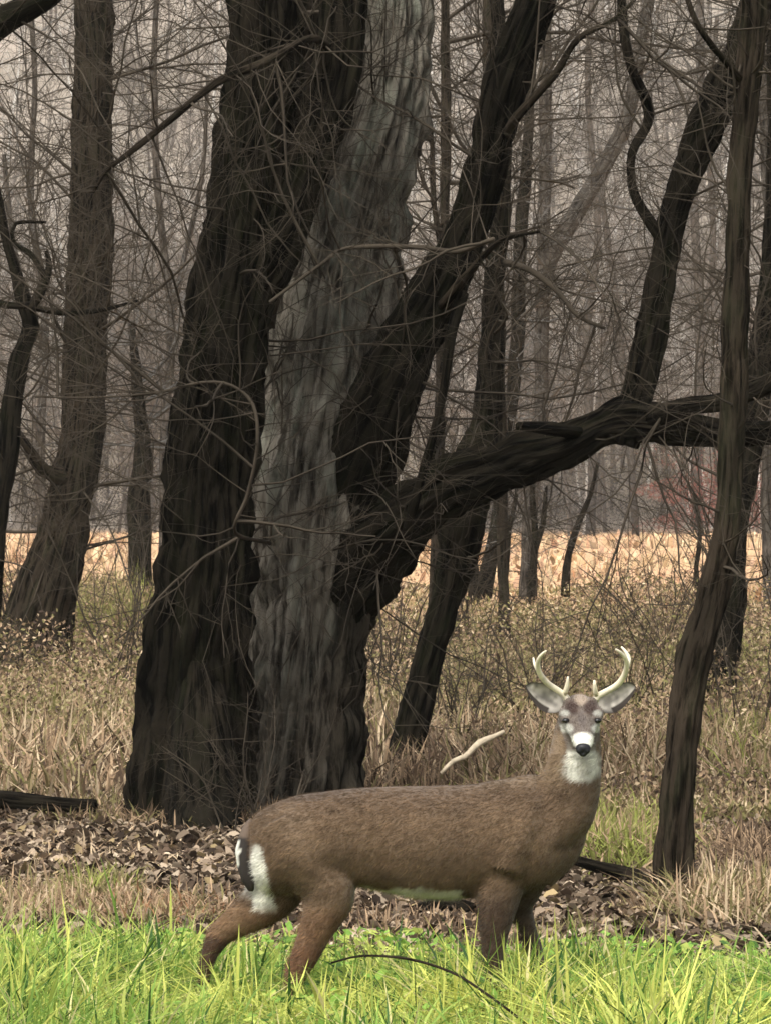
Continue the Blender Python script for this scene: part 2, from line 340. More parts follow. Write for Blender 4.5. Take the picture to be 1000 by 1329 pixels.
def brush():
    # dry standing weeds between the wood's edge and the field
    n = 105000; y = 28 + (118 - 28) * rng.random(n) ** 1.35; x = rng.uniform(-.1, .1, n) * y * 1.15
    k = n2(x, y, .55, 21); keep = (k > -.45 - .25 * (y > 60)) & (rng.random(n) < smooth(28, 37, y + 6 * (x > .6) + 3 * n2(x, y, .5, 66))); x, y, k = x[keep], y[keep], k[keep]; n = len(x)
    h = (.28 + .42 * rng.random(n)) * (.8 + .5 * k) * (1 + .55 * n2(x, y, .16, 52)) * (1 - .6 * smooth(52, 95, y) * smooth(-3, 2, x + 3 * n2(x, y, .12, 4))) * (.55 + .45 * smooth(28, 36, y))
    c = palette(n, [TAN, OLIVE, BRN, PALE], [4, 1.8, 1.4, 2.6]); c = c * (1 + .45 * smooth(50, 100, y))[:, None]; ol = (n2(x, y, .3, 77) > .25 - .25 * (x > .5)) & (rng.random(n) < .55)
    c[ol] = c[ol] * .5 + A(.19, .19, .06) * .5
    bp = smooth(.05, .3, n2(x, y * .5, .55, 88))[:, None] * (rng.random((n, 1)) < .7); c = c * (1 - .6 * bp) + A(.07, .045, .035) * .6 * bp
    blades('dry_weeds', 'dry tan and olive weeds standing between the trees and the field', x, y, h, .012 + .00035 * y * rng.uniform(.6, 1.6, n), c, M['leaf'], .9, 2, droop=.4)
    # leafy fuzz on the weeds
    n = 190000; y = 27 + 85 * rng.random(n) ** 1.3; x = rng.uniform(-.1, .1, n) * y * 1.3; k = n2(x, y, .45, 8); kk = (k > -.25 + .8 * smooth(55, 90, y) * (x > -1)) & (rng.random(n) < smooth(29, 39, y + 6 * (x > .6) + 3 * n2(x, y, .5, 66))); x, y, k = x[kk], y[kk], k[kk]; n = len(x)
    z = gz(x, y) + (.2 + .75 * np.clip(.5 + k, 0, 1)) * rng.random(n) ** .8 * (.5 + .5 * smooth(28, 40, y)) * (1 - .3 * smooth(60, 110, y))
    cen = np.stack([x, y, z], 1); s = (.009 + .00028 * y)[:, None]
    a = rng.normal(0, 1, (n, 3)); b = rng.normal(0, 1, (n, 3)); a *= s * 1.3 / np.linalg.norm(a, axis=1)[:, None]; b *= s / np.linalg.norm(b, axis=1)[:, None]
    V = np.stack([cen - a, cen + b, cen + a, cen - b * .6], 1).reshape(-1, 3)
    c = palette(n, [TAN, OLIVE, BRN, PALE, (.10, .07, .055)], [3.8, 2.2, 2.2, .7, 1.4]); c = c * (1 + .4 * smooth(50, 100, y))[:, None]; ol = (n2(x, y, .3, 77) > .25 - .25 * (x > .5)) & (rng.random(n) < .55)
    c[ol] = c[ol] * .5 + A(.18, .175, .06) * .5
    bp = smooth(.05, .3, n2(x, y * .5, .55, 88))[:, None] * (rng.random((n, 1)) < .8); c = c * (1 - .65 * bp) + A(.08, .05, .04) * .65 * bp
    c = np.repeat(np.clip(np.hstack([c, np.ones((n, 1))]), 0, 1), 4, axis=0)
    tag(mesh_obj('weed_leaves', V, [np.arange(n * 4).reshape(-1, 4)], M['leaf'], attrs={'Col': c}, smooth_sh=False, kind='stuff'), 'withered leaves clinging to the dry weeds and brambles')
brush()
def stubble():
    n = 14000; y = rng.uniform(95, 340, n); x = rng.uniform(-.16, .16, n) * y; k = n2(x, y, .07, 91) + .5 * n2(x, y, .3, 92); kk = k > .05; x, y, k = x[kk], y[kk], k[kk]; n = len(x)
    c = palette(n, [(.58, .42, .26), (.62, .48, .30), (.36, .25, .15), (.60, .40, .27)], [2, 2, 1.3, 1.5])
    blades('field_stubble', 'tan and peach dead grass standing in the open field', x, y, (.25 + .5 * rng.random(n)) * (.7 + k), .0009 * y * rng.uniform(.6, 2, n), c, M['leaf'], .7, 2)
stubble()

def litter():
    n = 82000; y = 17.6 + 22 * rng.random(n) ** 1.1; x = rng.uniform(-.1, .1, n) * y * 1.25; k = n2(x, y, .8, 31); s = .012 + .03 * rng.random(n) ** 1.7 * (1 + .2 * k)
    z = gz(x, y) + .01 + .05 * rng.random(n) + .03 * np.clip(k, 0, 1)
    az = rng.uniform(0, 2 * np.pi, n); ti = rng.normal(0, .55, n); u = np.stack([np.cos(az), np.sin(az), np.sin(ti)], 1); v = np.stack([-np.sin(az), np.cos(az), np.sin(rng.normal(0, .5, n))], 1) * .62
    cen = np.stack([x, y, z], 1); sz = s[:, None]; cup = (s * rng.uniform(-.5, .7, n))[:, None] * A(0, 0, 1)
    P_ = [cen - u * sz * 1.2, cen - u * sz * .4 + v * sz + cup, cen + u * sz * .5 + v * sz * .9 + cup, cen + u * sz * 1.3, cen + u * sz * .5 - v * sz * .9 + cup, cen - u * sz * .4 - v * sz + cup]
    V = np.stack(P_, 1).reshape(-1, 3); o = np.arange(n)[:, None, None] * 6
    f = (np.array([[0, 1, 2, 3], [0, 3, 4, 5]])[None] + o).reshape(-1, 4)
    c = palette(n, [(.17, .125, .085), (.27, .205, .145), (.085, .058, .04), (.38, .30, .215), (.04, .028, .02), (.28, .21, .11)], [3, 3, 2.4, 1.7, 2.4, 1])
    c *= (1 + .4 * n2(x, y, 1.6, 44) + .25 * n2(x, y, 5, 45))[:, None]; c = np.repeat(np.clip(np.hstack([c, np.ones((n, 1))]), 0, 1), 6, axis=0)
    tag(mesh_obj('leaf_litter', V, [f], M['leaf'], attrs={'Col': c}, smooth_sh=False, kind='stuff'), 'brown and mauve fallen leaves carpeting the ground under the trees')
litter()

def patch(name, label, items, mat='leaf', lean=1.25, w_=.010):
    X, Y, Hh, C = [], [], [], []
    for (px, py, rx, ry, h, n, cols, k) in items:
        d = F * H / (py - 664.5); cx = (px - 500) / F * d; q = rng.normal(0, .5, (n, 2)); X.append(cx + q[:, 0] * rx / F * d); Y.append(d + q[:, 1] * ry)
        Hh.append(h * rng.uniform(.4, 1.1, n)); C.append(palette(n, cols, k))
    X, Y, Hh, C = map(np.concatenate, (X, Y, Hh, C)); keep = Y > 17.4; X, Y, Hh, C = X[keep], Y[keep], Hh[keep], C[keep]
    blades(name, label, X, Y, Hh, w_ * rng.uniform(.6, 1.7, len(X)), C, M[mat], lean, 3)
LIME = (.22, .24, .06)
patch('dry_tufts', 'tan and olive grass tufts growing out of the leaf litter', [
    (240, 1075, 130, .8, .22, 1500, [TAN, BRN, OLIVE], [2, 2, 1]), (390, 1075, 120, .8, .22, 1000, [TAN, BRN], [2, 2]), (150, 1060, 90, 1.2, .2, 900, [OLIVE, BRN, TAN], [2, 1, 1]), (520, 1025, 60, 1.2, .35, 900, [TAN, BRN], [2, 2]), (870, 1190, 70, .5, .16, 700, [TAN, BRN, OLIVE], [1, 1, 1]),
    (155, 832, 75, 3, 1.5, 1500, [OLIVE, LIME, TAN], [3, 1.3, 1]), (700, 900, 150, 6, .55, 1600, [OLIVE, TAN, LIME], [2, 2, .6]), (960, 900, 80, 6, .8, 1500, [OLIVE, TAN, LIME], [2, 1, 1]), (800, 1090, 90, 1.6, .34, 1300, [LIME, OLIVE, TAN], [2, 2, 1]),
    (60, 1190, 130, 1.3, .22, 2600, [TAN, OLIVE, PALE], [3, 1.6, 1]), (210, 1200, 110, 1.0, .2, 1700, [TAN, RUST, OLIVE], [3, 1, 1.5]),
    (100, 1110, 160, 1.6, .14, 900, [TAN, PALE], [1, 1]), (110, 1040, 200, 2.5, .22, 1300, [TAN, PALE, BRN, OLIVE], [2, 1, 1, 1]), (650, 1060, 200, 2.5, .3, 1500, [TAN, OLIVE, BRN, LIME], [2, 1, 1, .6]), (130, 1165, 45, .5, .25, 350, [LIME, OLIVE], [1, 1]),
    (150, 1250, 300, .6, .2, 2000, [TAN, OLIVE], [1, 1.3]),
    (805, 1120, 60, .9, .34, 1500, [LIME, TAN, OLIVE], [3, 1.2, 1]), (945, 1195, 90, 1.0, .36, 2300, [TAN, OLIVE, PALE], [2, 2, 1]),
    (980, 1120, 80, 1.5, .3, 1200, [TAN, BRN], [1, 1]), (550, 1210, 120, .8, .16, 700, [TAN, BRN], [2, 1]),
    (800, 1230, 180, .5, .18, 800, [TAN, OLIVE], [1, 1]), (500, 1080, 120, 2, .2, 600, [TAN, BRN], [1, 1]), (960, 1000, 70, 3, .6, 1800, [OLIVE, LIME, TAN], [2, 1, 1]),
    (30, 960, 200, 4, .35, 3000, [TAN, PALE, BRN], [3, 1, 1]), (130, 930, 140, 4, .4, 2200, [TAN, PALE, BRN], [3, 1, 1.5])])

def plot():
    n = 105000; x = rng.uniform(-2.6, 2.6, n); y = 12.8 + 5.3 * rng.random(n) ** .9; k = n2(x, y, 2.2, 12); k2 = n2(x, y, 6, 15)
    edge = 17.75 + .5 * n2(x, x * 0, 1.1, 2) + .25 * n2(x, x * 0, 4, 3); keep = (y < edge) & (k2 > -.6); x, y, k, k2 = x[keep], y[keep], k[keep], k2[keep]; n = len(x)
    h = (.23 + .19 * rng.random(n)) * (1.28 - .46 * smooth(16.2, 17.7, y)) * (1 + .14 * smooth(-.3, -1.3, x) + .16 * n2(x, y * .3, 1.6, 71)) * (1 + .34 * k + .32 * k2)
    mix = (n2(x, y, 1.1, 61) + .5 * n2(x, y, 4, 62) + .35 * rng.normal(0, 1, n))[:, None]; t = np.clip(.5 + mix, 0, 1)
    c = A(.20, .32, .06) * (1 - t) + A(.62, .62, .15) * t; r = rng.random(n)
    c[r < .07] = A(.62, .55, .26); c[r > .87] = A(.04, .10, .02); c *= rng.uniform(.7, 1.25, (n, 1))
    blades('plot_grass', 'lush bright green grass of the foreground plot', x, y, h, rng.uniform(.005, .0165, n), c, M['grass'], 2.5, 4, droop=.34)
    n = 30000; x = rng.uniform(-2.6, 2.6, n); y = rng.uniform(12.8, 17.7, n); z = gz(x, y) + (.18 + .13 * rng.random(n)) * (1 + .28 * n2(x, y, 2.2, 12))
    cen = np.stack([x, y, z], 1); a = rng.normal(0, .012, (n, 3)); b = rng.normal(0, .010, (n, 3)); a[:, 2] *= .5
    V = np.stack([cen - a, cen + b, cen + a, cen - b], 1).reshape(-1, 3); c = palette(n, [(.22, .38, .07), (.48, .54, .13), (.07, .15, .03)], [2, 2.4, .8])
    c = np.repeat(np.clip(np.hstack([c, np.ones((n, 1))]), 0, 1), 4, axis=0)
    tag(mesh_obj('clover_leaves', V, [np.arange(n * 4).reshape(-1, 4)], M['grass'], attrs={'Col': c}, smooth_sh=False, kind='stuff'), 'small bright leaves mixed into the green foreground grass')
plot()

# ------------------------------------------------------------------ trees
def tree(name, label, base, group=None, cat='tree'):
    return thing(name, (*base[:2], float(gz(*base[:2]))), label, cat, group)
def withd(pts, d): return [(a, b, w_, d) for a, b, w_ in pts]

# big dark forked tree
T1 = tree('dark_oak', 'huge dark-barked forked trunk left of centre with a black base', P(245, 1070, 28))
c1 = trunk('trunk', trace([(246, 1082, 160, 28.1), (249, 1010, 158, 28), (254, 930, 152, 28), (262, 800, 132, 28), (270, 640, 112, 28), (284, 500, 104, 28), (300, 380, 100, 28), (318, 260, 96, 28), (335, 120, 92, 28), (345, 0, 92, 28), (350, -120, 88, 28)]),
           M['bark_dark'], T1, 140, .042, .085, .05, .12, .35, 1)
c1b = trunk('limb', trace([(285, 470, 70, 28), (318, 375, 76, 28), (362, 290, 74, 28), (400, 205, 62, 28), (430, 110, 62, 28), (442, 0, 64, 28), (448, -120, 60, 28)]), M['bark_dark'], T1, 84, .042, .07, .1, seed=2)
c1c = trunk('branch', trace([(425, 60, 14, 27.9), (400, 50, 12, 27.5), (340, 82, 12, 27), (280, 108, 11, 26.8), (215, 160, 10, 26.6), (165, 200, 8, 26.6), (138, 222, 6, 26.6), (120, 250, 4, 26.6)]), M['bark_brown'], T1, 10, .05, .01, .08, seed=3)
twigs_on(T1, [c1, c1b, c1c, c1c], 120, 1.6, .008, M['twig'], -.01)
c1d = trunk('limb', trace([(330, 420, 60, 28.3), (352, 320, 62, 28.4), (378, 210, 56, 28.5), (398, 110, 52, 28.6), (410, 0, 50, 28.7), (414, -120, 48, 28.8)]), M['bark_brown'], T1, 70, .04, .05, .08, seed=4)
r1 = trunk('root', trace([(258, 860, 50, 27.8), (262, 980, 90, 27.5), (266, 1060, 96, 27.2), (270, 1110, 110, 26.9), (275, 1135, 80, 26.7)]), M['bark_dark'], T1, 40, .05, .04, .12, seed=31)

# big grey tree with its limbs
def darker_part(V):                              # bark colour darkened on the lower and right-hand side of the trunk
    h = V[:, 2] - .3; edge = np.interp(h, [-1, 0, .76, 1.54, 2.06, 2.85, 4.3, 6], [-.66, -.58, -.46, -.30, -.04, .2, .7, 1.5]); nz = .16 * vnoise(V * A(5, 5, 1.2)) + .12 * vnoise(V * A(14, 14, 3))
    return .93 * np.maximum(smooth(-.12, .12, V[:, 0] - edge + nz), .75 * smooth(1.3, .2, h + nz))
T2 = tree('grey_oak', 'massive grey furrowed trunk at centre with a long horizontal limb to the right', P(380, 1045, 29.3))
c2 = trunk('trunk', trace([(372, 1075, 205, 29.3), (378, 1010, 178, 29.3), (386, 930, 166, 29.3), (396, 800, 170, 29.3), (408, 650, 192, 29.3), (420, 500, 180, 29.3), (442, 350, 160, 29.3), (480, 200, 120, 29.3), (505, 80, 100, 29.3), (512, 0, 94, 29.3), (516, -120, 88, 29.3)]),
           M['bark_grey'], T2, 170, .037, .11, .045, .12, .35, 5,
           darkenf=lambda V: darker_part(V))
c3 = trunk('limb', trace([(418, 760, 60, 29.5), (440, 660, 96, 29.2), (470, 575, 100, 28.95), (508, 490, 86, 28.7), (552, 410, 72, 28.6), (585, 345, 66, 28.5), (606, 290, 56, 28.5), (632, 200, 56, 28.4), (656, 100, 58, 28.3), (694, 0, 50, 28.2), (722, -120, 46, 28.2)]), M['bark_dark'], T2, 84, .035, .055, .14, seed=6)
cL = trunk('limb', trace([(385, 960, 50, 29.8), (402, 870, 80, 29.6), (438, 785, 98, 29.35), (482, 718, 98, 29.05), (536, 664, 80, 28.7), (598, 622, 74, 28.5), (640, 606, 58, 28.35), (684, 590, 70, 28.2), (738, 574, 54, 28), (775, 556, 46, 28), (808, 548, 62, 28), (860, 552, 48, 28), (920, 562, 36, 28), (1000, 562, 30, 28.2), (1080, 545, 24, 28.5)]), M['bark_dark'], T2, 84, .03, .09, .24, seed=7,
           label='long low limb arching right')
c5 = trunk('limb', trace([(806, 575, 50, 28), (831, 500, 40, 28), (852, 400, 42, 28), (868, 300, 38, 28), (892, 215, 46, 27.9), (930, 130, 48, 27.8), (975, 40, 46, 27.7), (1012, -80, 44, 27.6)]), M['bark_dark'], T2, 50, .04, .05, .14, seed=8)
c5b = trunk('branch', trace([(868, 318, 18, 28), (845, 290, 15, 28), (822, 250, 12, 28), (819, 200, 13, 27.9), (841, 150, 15, 27.9), (820, 90, 13, 27.8), (808, 30, 13, 27.8), (803, -60, 12, 27.8)]), M['bark_dark'], T2, 14, .05, .01, .1, seed=9)
cU = trunk('branch', trace([(830, 545, 30, 28), (890, 528, 26, 27.7), (950, 518, 26, 27.6), (1010, 490, 24, 27.5), (1060, 450, 20, 27.5)]), M['bark_dark'], T2, 18, .05, .02, .12, seed=10)
cS = trunk('stub', trace([(750, 562, 22, 27.9), (710, 556, 17, 27.6), (672, 553, 11, 27.4)]), M['bark_dark'], T2, 14, .04, .02, .15, seed=11)
c7 = trunk('branch', trace([(655, 175, 14, 28.3), (675, 145, 11, 28), (720, 95, 10, 27.8), (750, 50, 8, 27.7), (800, 22, 6, 27.6), (840, -20, 4, 27.6)]), M['bark_brown'], T2, 10, .05, .01, .08, seed=12)
c8 = trunk('branch', trace([(575, 395, 16, 28.4), (612, 350, 10, 28), (650, 312, 8, 27.8), (700, 300, 5, 27.8)]), M['bark_brown'], T2, 10, .05, .01, .08, seed=13)
c9 = trunk('branch', trace([(640, 310, 6, 27), (590, 326, 7, 27.3), (540, 320, 7, 27.5), (450, 322, 6, 27.4), (420, 340, 5, 27.2), (350, 392, 4, 27)]), M['twig'], T2, 8, .05, .01, .08, seed=14)
c10 = trunk('branch', trace([(655, 340, 10, 28.2), (690, 352, 8, 28), (725, 380, 7, 27.9), (750, 410, 6, 27.8), (785, 426, 4, 27.8)]), M['twig'], T2, 8, .05, .01, .08, seed=15)
c11 = trunk('branch', trace([(600, 380, 16, 28.3), (586, 430, 14, 28.2), (572, 520, 12, 28.2), (550, 610, 12, 28.2), (528, 690, 14, 28.4)]), M['bark_dark'], T2, 12, .05, .01, .12, seed=16)
c12 = trunk('branch', trace([(350, 705, 6, 28.8), (305, 690, 5, 27.3), (322, 640, 5, 27.1), (334, 575, 5, 27), (328, 525, 5, 27), (300, 500, 5, 27), (262, 496, 4, 27), (200, 510, 4, 27), (110, 516, 3, 27), (42, 514, 2.5, 27)]), M['twig'], T2, 7, .05, .01, .08, seed=17,
            label='thin pale shoot looping left across the dark trunk')
twigs_on(T2, [c2, c3, cL, c5, c5b, cU, c7, c8, c9, c10, c12], 260, 1.7, .0078, M['twig'], .0)

# leaning stem behind the limb
T4 = tree('leaning_tree', 'slim dark trunk leaning right from behind the deer to the horizontal limb', P(520, 1012, 32.9))
c4 = trunk('trunk', trace([(510, 1035, 58, 32.9), (520, 1000, 46, 32.9), (532, 950, 40, 32.9), (552, 870, 40, 32.9), (572, 800, 42, 32.9), (586, 740, 48, 32.9), (600, 670, 62, 32.8), (612, 610, 56, 32.7), (632, 550, 38, 32.6), (637, 450, 33, 32.6), (640, 360, 30, 32.6), (652, 250, 24, 32.6), (650, 100, 20, 32.6), (640, -60, 18, 32.6)]), M['bark_dark'], T4, 56, .04, .05, .14, .25, .3, 20)
c4b = trunk('branch', trace([(585, 700, 30, 32.8), (568, 640, 26, 32.7), (560, 590, 18, 32.6), (575, 540, 12, 32.6)]), M['bark_dark'], T4, 14, .05, .02, .12, seed=22)
twigs_on(T4, [c4, c4b], 110, 1.5, .0078, M['twig'])

# right-hand pair
T6 = tree('crooked_tree', 'crooked brown trunk right of the deer, bending up to the frame edge', P(872, 1186, 21.8))
c6 = trunk('trunk', trace([(870, 1205, 66, 21.8), (873, 1160, 46, 21.8), (875, 1080, 44, 21.8), (881, 1000, 44, 21.8), (888, 930, 42, 21.8), (904, 850, 46, 21.8), (924, 780, 42, 21.8), (940, 700, 38, 21.8), (945, 620, 35, 21.8), (949, 520, 38, 21.8), (955, 400, 36, 21.8), (958, 300, 31, 21.8), (963, 200, 31, 21.8), (970, 100, 36, 21.8), (980, 0, 38, 21.8), (985, -100, 36, 21.8)]), M['bark_brown'], T6, 70, .03, .045, .11, .25, .2, 23)
c6c = trunk('branch', trace([(968, 110, 12, 21.8), (925, 60, 9, 21.6), (900, 20, 8, 21.5), (880, -40, 7, 21.5)]), M['bark_brown'], T6, 10, .04, .01, .1, seed=24)
twigs_on(T6, [c6, c6c], 80, 1.0, .0055, M['twig'])
T6b = tree('rear_tree', 'straight dark trunk ending in brush just behind the crooked one', P(936, 932, 42.8))
c6b = trunk('trunk', trace([(935, 945, 50, 42.8), (938, 880, 40, 42.8), (948, 760, 38, 42.8), (962, 620, 36, 42.8), (985, 480, 36, 42.8), (1000, 360, 32, 42.8), (1010, 200, 28, 42.8), (1005, 0, 26, 42.8)]), M['bark_dark'], T6b, 36, .08, .03, .08, .2, .3, 25)
twigs_on(T6b, [c6b], 110, 2.2, .0115, M['twig'])

# left side
T7 = tree('left_tree', 'rough brown trunk at left whose broad foot leans into the dry weeds', P(35, 884, 52.7))
c7_ = trunk('trunk', trace([(28, 905, 130, 52.7), (38, 850, 104, 52.7), (55, 780, 84, 52.7), (76, 710, 70, 52.7), (93, 640, 60, 52.7), (106, 570, 56, 52.7), (110, 500, 54, 52.7), (113, 400, 58, 52.7), (118, 300, 58, 52.7), (119, 200, 54, 52.7), (122, 100, 50, 52.7), (121, 0, 48, 52.7), (120, -120, 46, 52.7)]), M['bark_brown'], T7, 56, .09, .06, .08, .2, .5, 26)
c7b = trunk('branch', trace([(95, 620, 30, 52.7), (60, 610, 16, 52.3), (20, 560, 10, 52), (-30, 500, 8, 52)]), M['bark_brown'], T7, 10, .1, .02, .1, seed=27)
twigs_on(T7, [c7_, c7b], 130, 3.0, .015, M['twig'])
T8 = tree('edge_tree', 'thin crooked dark tree cut by the left edge with a snaggy fork', P(-30, 905, 40))
c8_ = [trunk('trunk', trace([(-34, 960, 60, 40), (-22, 800, 42, 40), (-8, 690, 32, 40), (8, 600, 28, 40), (18, 520, 24, 40), (27, 465, 24, 40), (42, 425, 22, 40), (32, 388, 20, 40), (20, 350, 14, 40), (8, 310, 12, 40), (3, 275, 10, 40), (-8, 220, 9, 40)]), M['bark_dark'], T8, 22, .08, .03, .1, seed=28)]
for pts in ([(38, 405, 14), (55, 372, 12), (64, 345, 9), (60, 325, 6)], [(60, 360, 9), (40, 330, 7), (18, 315, 6), (20, 290, 6), (60, 288, 4)], [(42, 396, 10), (10, 396, 9), (-30, 385, 9)], [(36, 398, 9), (90, 406, 8), (130, 402, 7), (180, 390, 3)]):
    c8_.append(trunk('branch', trace(withd(pts, 39.8)), M['bark_dark'], T8, 10, .06, .02, .1, seed=29))
twigs_on(T8, c8_, 60, 1.8, .008, M['twig'])
T9 = tree('overhanging_tree', 'black leafless limb reaching in at the top left corner', P(-190, 1150, 26))
c9_ = [trunk('trunk', trace(withd([(-190, 1160, 90), (-185, 900, 70), (-170, 500, 62), (-150, 200, 56), (-140, -100, 50)], 26)), M['bark_dark'], T9, 30, .08, .04, .08, .2, .3, 33),
       trunk('limb', trace(withd([(-155, 210, 44), (-80, 100, 40), (-10, 36, 36), (30, 10, 34), (75, -14, 26), (120, -60, 20)], 26)), M['bark_dark'], T9, 22, .05, .03, .1, seed=34)]
twigs_on(T9, c9_[1:], 40, 1.3, .006, M['twig'])

# smaller trees farther back
back = [
    ('bare_tree', 'grey trunk between dark limb and upright stem, standing in the far field edge', 96, [[(684, 800, 26), (687, 700, 22), (690, 620, 18), (702, 520, 18), (703, 400, 18), (706, 250, 16), (708, 100, 16), (710, -60, 14)], [(703, 400, 20), (712, 340, 22), (745, 280, 24), (785, 210, 22), (812, 155, 20), (830, 60, 16), (850, -40, 14)]]),
    ('bare_tree', 'slender trunk rising from the field edge behind the leaning tree', 92, [[(622, 805, 26), (632, 740, 22), (642, 690, 16), (656, 580, 16), (670, 450, 18), (674, 320, 18), (684, 200, 14), (690, 60, 12), (692, -60, 11)]]),
    ('sapling', 'thin dark sapling between two stouter stems at the field edge', 88, [[(648, 800, 9), (656, 740, 8), (660, 690, 7), (670, 640, 6), (668, 590, 5)]]),
    ('sapling', 'lone sapling leaning right across the bright tan field', 100, [[(732, 775, 12), (737, 720, 10), (750, 680, 8), (766, 640, 6), (775, 600, 5)]]),
    ('sapling', 'short dark sapling left of the stouter stems at the field edge', 90, [[(612, 800, 16), (614, 740, 14), (608, 690, 10), (612, 640, 8), (606, 590, 5)]]),
    ('sapling', 'forked dark sapling just right of the stouter stems at the field edge', 86, [[(684, 812, 13), (690, 750, 12), (694, 700, 10), (690, 640, 8), (694, 590, 5)], [(692, 720, 8), (704, 680, 7), (708, 630, 5)]]),
    ('sapling', 'wispy sapling close beside the crooked trunk at the field edge', 98, [[(905, 785, 8), (903, 735, 7), (908, 690, 6), (900, 640, 4)]]),
    ('bare_tree', 'stumpy dark trunk standing before the field at left', 78, [[(183, 826, 34), (183, 760, 30), (181, 690, 30), (180, 640, 30), (186, 580, 22), (178, 500, 14), (170, 420, 10)]]),
    ('bare_tree', 'thin upright trunk between the grey oak and its dark limb', 60, [[(560, 860, 16), (566, 700, 15), (572, 500, 14), (577, 300, 13), (578, 150, 13), (577, 0, 12), (575, -80, 11)], [(573, 330, 8), (562, 260, 7), (560, 180, 6), (545, 80, 5)]]),
    ('bare_tree', 'thin trunk rising behind the top of the dark leaning limb', 64, [[(655, 855, 16), (650, 600, 14), (646, 300, 14), (634, 80, 14), (632, -60, 13)]]),
    ('bare_tree', 'slim grey tree in the gap between dark oak and left tree', 110, [[(215, 775, 14), (212, 600, 12), (222, 420, 11), (205, 250, 9), (200, 100, 8), (205, -40, 7)], [(218, 440, 9), (240, 330, 7), (262, 230, 6), (270, 100, 5)]]),
    ('bare_tree', 'slim grey tree left of the rough left trunk', 105, [[(60, 785, 14), (52, 600, 13), (58, 420, 11), (40, 260, 9), (45, 100, 8), (35, -40, 7)], [(52, 440, 9), (20, 330, 7), (5, 200, 6)]]),
    ('bare_tree', 'grey twin-stemmed tree seen between upright limb and crooked trunk', 372, [[(905, 697, 16), (903, 600, 14), (908, 430, 12), (900, 250, 11), (910, 80, 9), (906, -50, 8)], [(906, 440, 9), (925, 330, 8), (920, 180, 7), (930, 20, 6)]]),
    ('bare_tree', 'slight grey tree framed by dark limb and thin black branch', 372, [[(765, 697, 13), (768, 600, 12), (760, 450, 10), (775, 300, 9), (762, 120, 8), (770, -40, 7)]]),
    ('bare_tree', 'pale thin trunk leaning left above the middle of the long limb', 372, [[(825, 697, 10), (815, 560, 10), (800, 400, 9), (785, 290, 8), (778, 190, 6)]]),
    ('bare_tree', 'slim tree at the far right edge behind the crooked trunk', 80, [[(1000, 815, 18), (995, 600, 16), (1004, 400, 14), (992, 200, 13), (985, 0, 12)]]),
]
SP = {}
for i, (nm, lab, d, st) in enumerate(back):
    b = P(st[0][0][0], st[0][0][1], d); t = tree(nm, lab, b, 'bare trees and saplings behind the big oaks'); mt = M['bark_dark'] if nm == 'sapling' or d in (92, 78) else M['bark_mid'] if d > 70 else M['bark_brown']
    cs = [trunk('trunk' if j == 0 else 'stem', trace(withd(p_, d)), mt, t, 12, .3, .02, .12, seed=40 + i * 3 + j) for j, p_ in enumerate(st)]
    small = nm == 'sapling'
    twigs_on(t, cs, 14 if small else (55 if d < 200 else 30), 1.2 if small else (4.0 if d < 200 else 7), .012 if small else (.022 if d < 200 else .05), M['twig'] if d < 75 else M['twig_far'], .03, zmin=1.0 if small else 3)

# understorey of thin shrubs with fine twigs, near the oaks
shr = [(40, 60, 900, 3.2, 'multi-stemmed bare shrub in the weeds at the left edge'), (165, 46, 905, 2.6, 'bare shrub in the weeds just left of the dark oak'), (500, 44, 920, 2.4, 'bare shrub in the gap between grey oak and leaning tree'),
       (590, 38, 950, 1.3, 'low bramble beside the pale fallen stick'), (690, 40, 940, 1.2, 'low bramble in the weeds left of the antlers'), (830, 40, 945, 1.5, 'bramble between the deer ear and the crooked trunk'),
       (985, 34, 1000, 3.6, 'twiggy bare shrub at the right edge'), (860, 60, 870, 2.0, 'bare shrub before the field left of the crooked trunk'), (600, 62, 850, 2.2, 'bare shrub before the field right of the leaning tree'), (330, 26.3, 1100, .9, 'dry bramble at the foot of the grey oak')]
for px, d, py, hh, lab in shr:
    b = P(px, py, d); b[2] = gz(b[0], b[1]); t = tree('bare_shrub', lab, b, 'leafless shrubs and brambles among the weeds', 'shrub')
    n = 16; s = grow(np.repeat(b[None], n, 0) + rng.normal(0, .12, (n, 3)) * A(1, 1, 0), np.stack([rng.normal(0, .45, n), rng.normal(0, .45, n), np.ones(n)], 1), rng.uniform(.6, 1.1, n) * hh, rng.uniform(.5, 1, n) * .00028 * d, 9, .14, .0)
    k1 = kids(*s, 7, .45, .6, 6, .16, .02); k2 = kids(*k1, 4, .5, .7, 4, .2, 0)
    V, Fc = tubes([s], 4); mesh_obj('stems', V, [Fc], M['twig'], t); V, Fc = tubes([k1, k2], 3); mesh_obj('twigs', V, [Fc], M['twig'], t, kind='stuff')

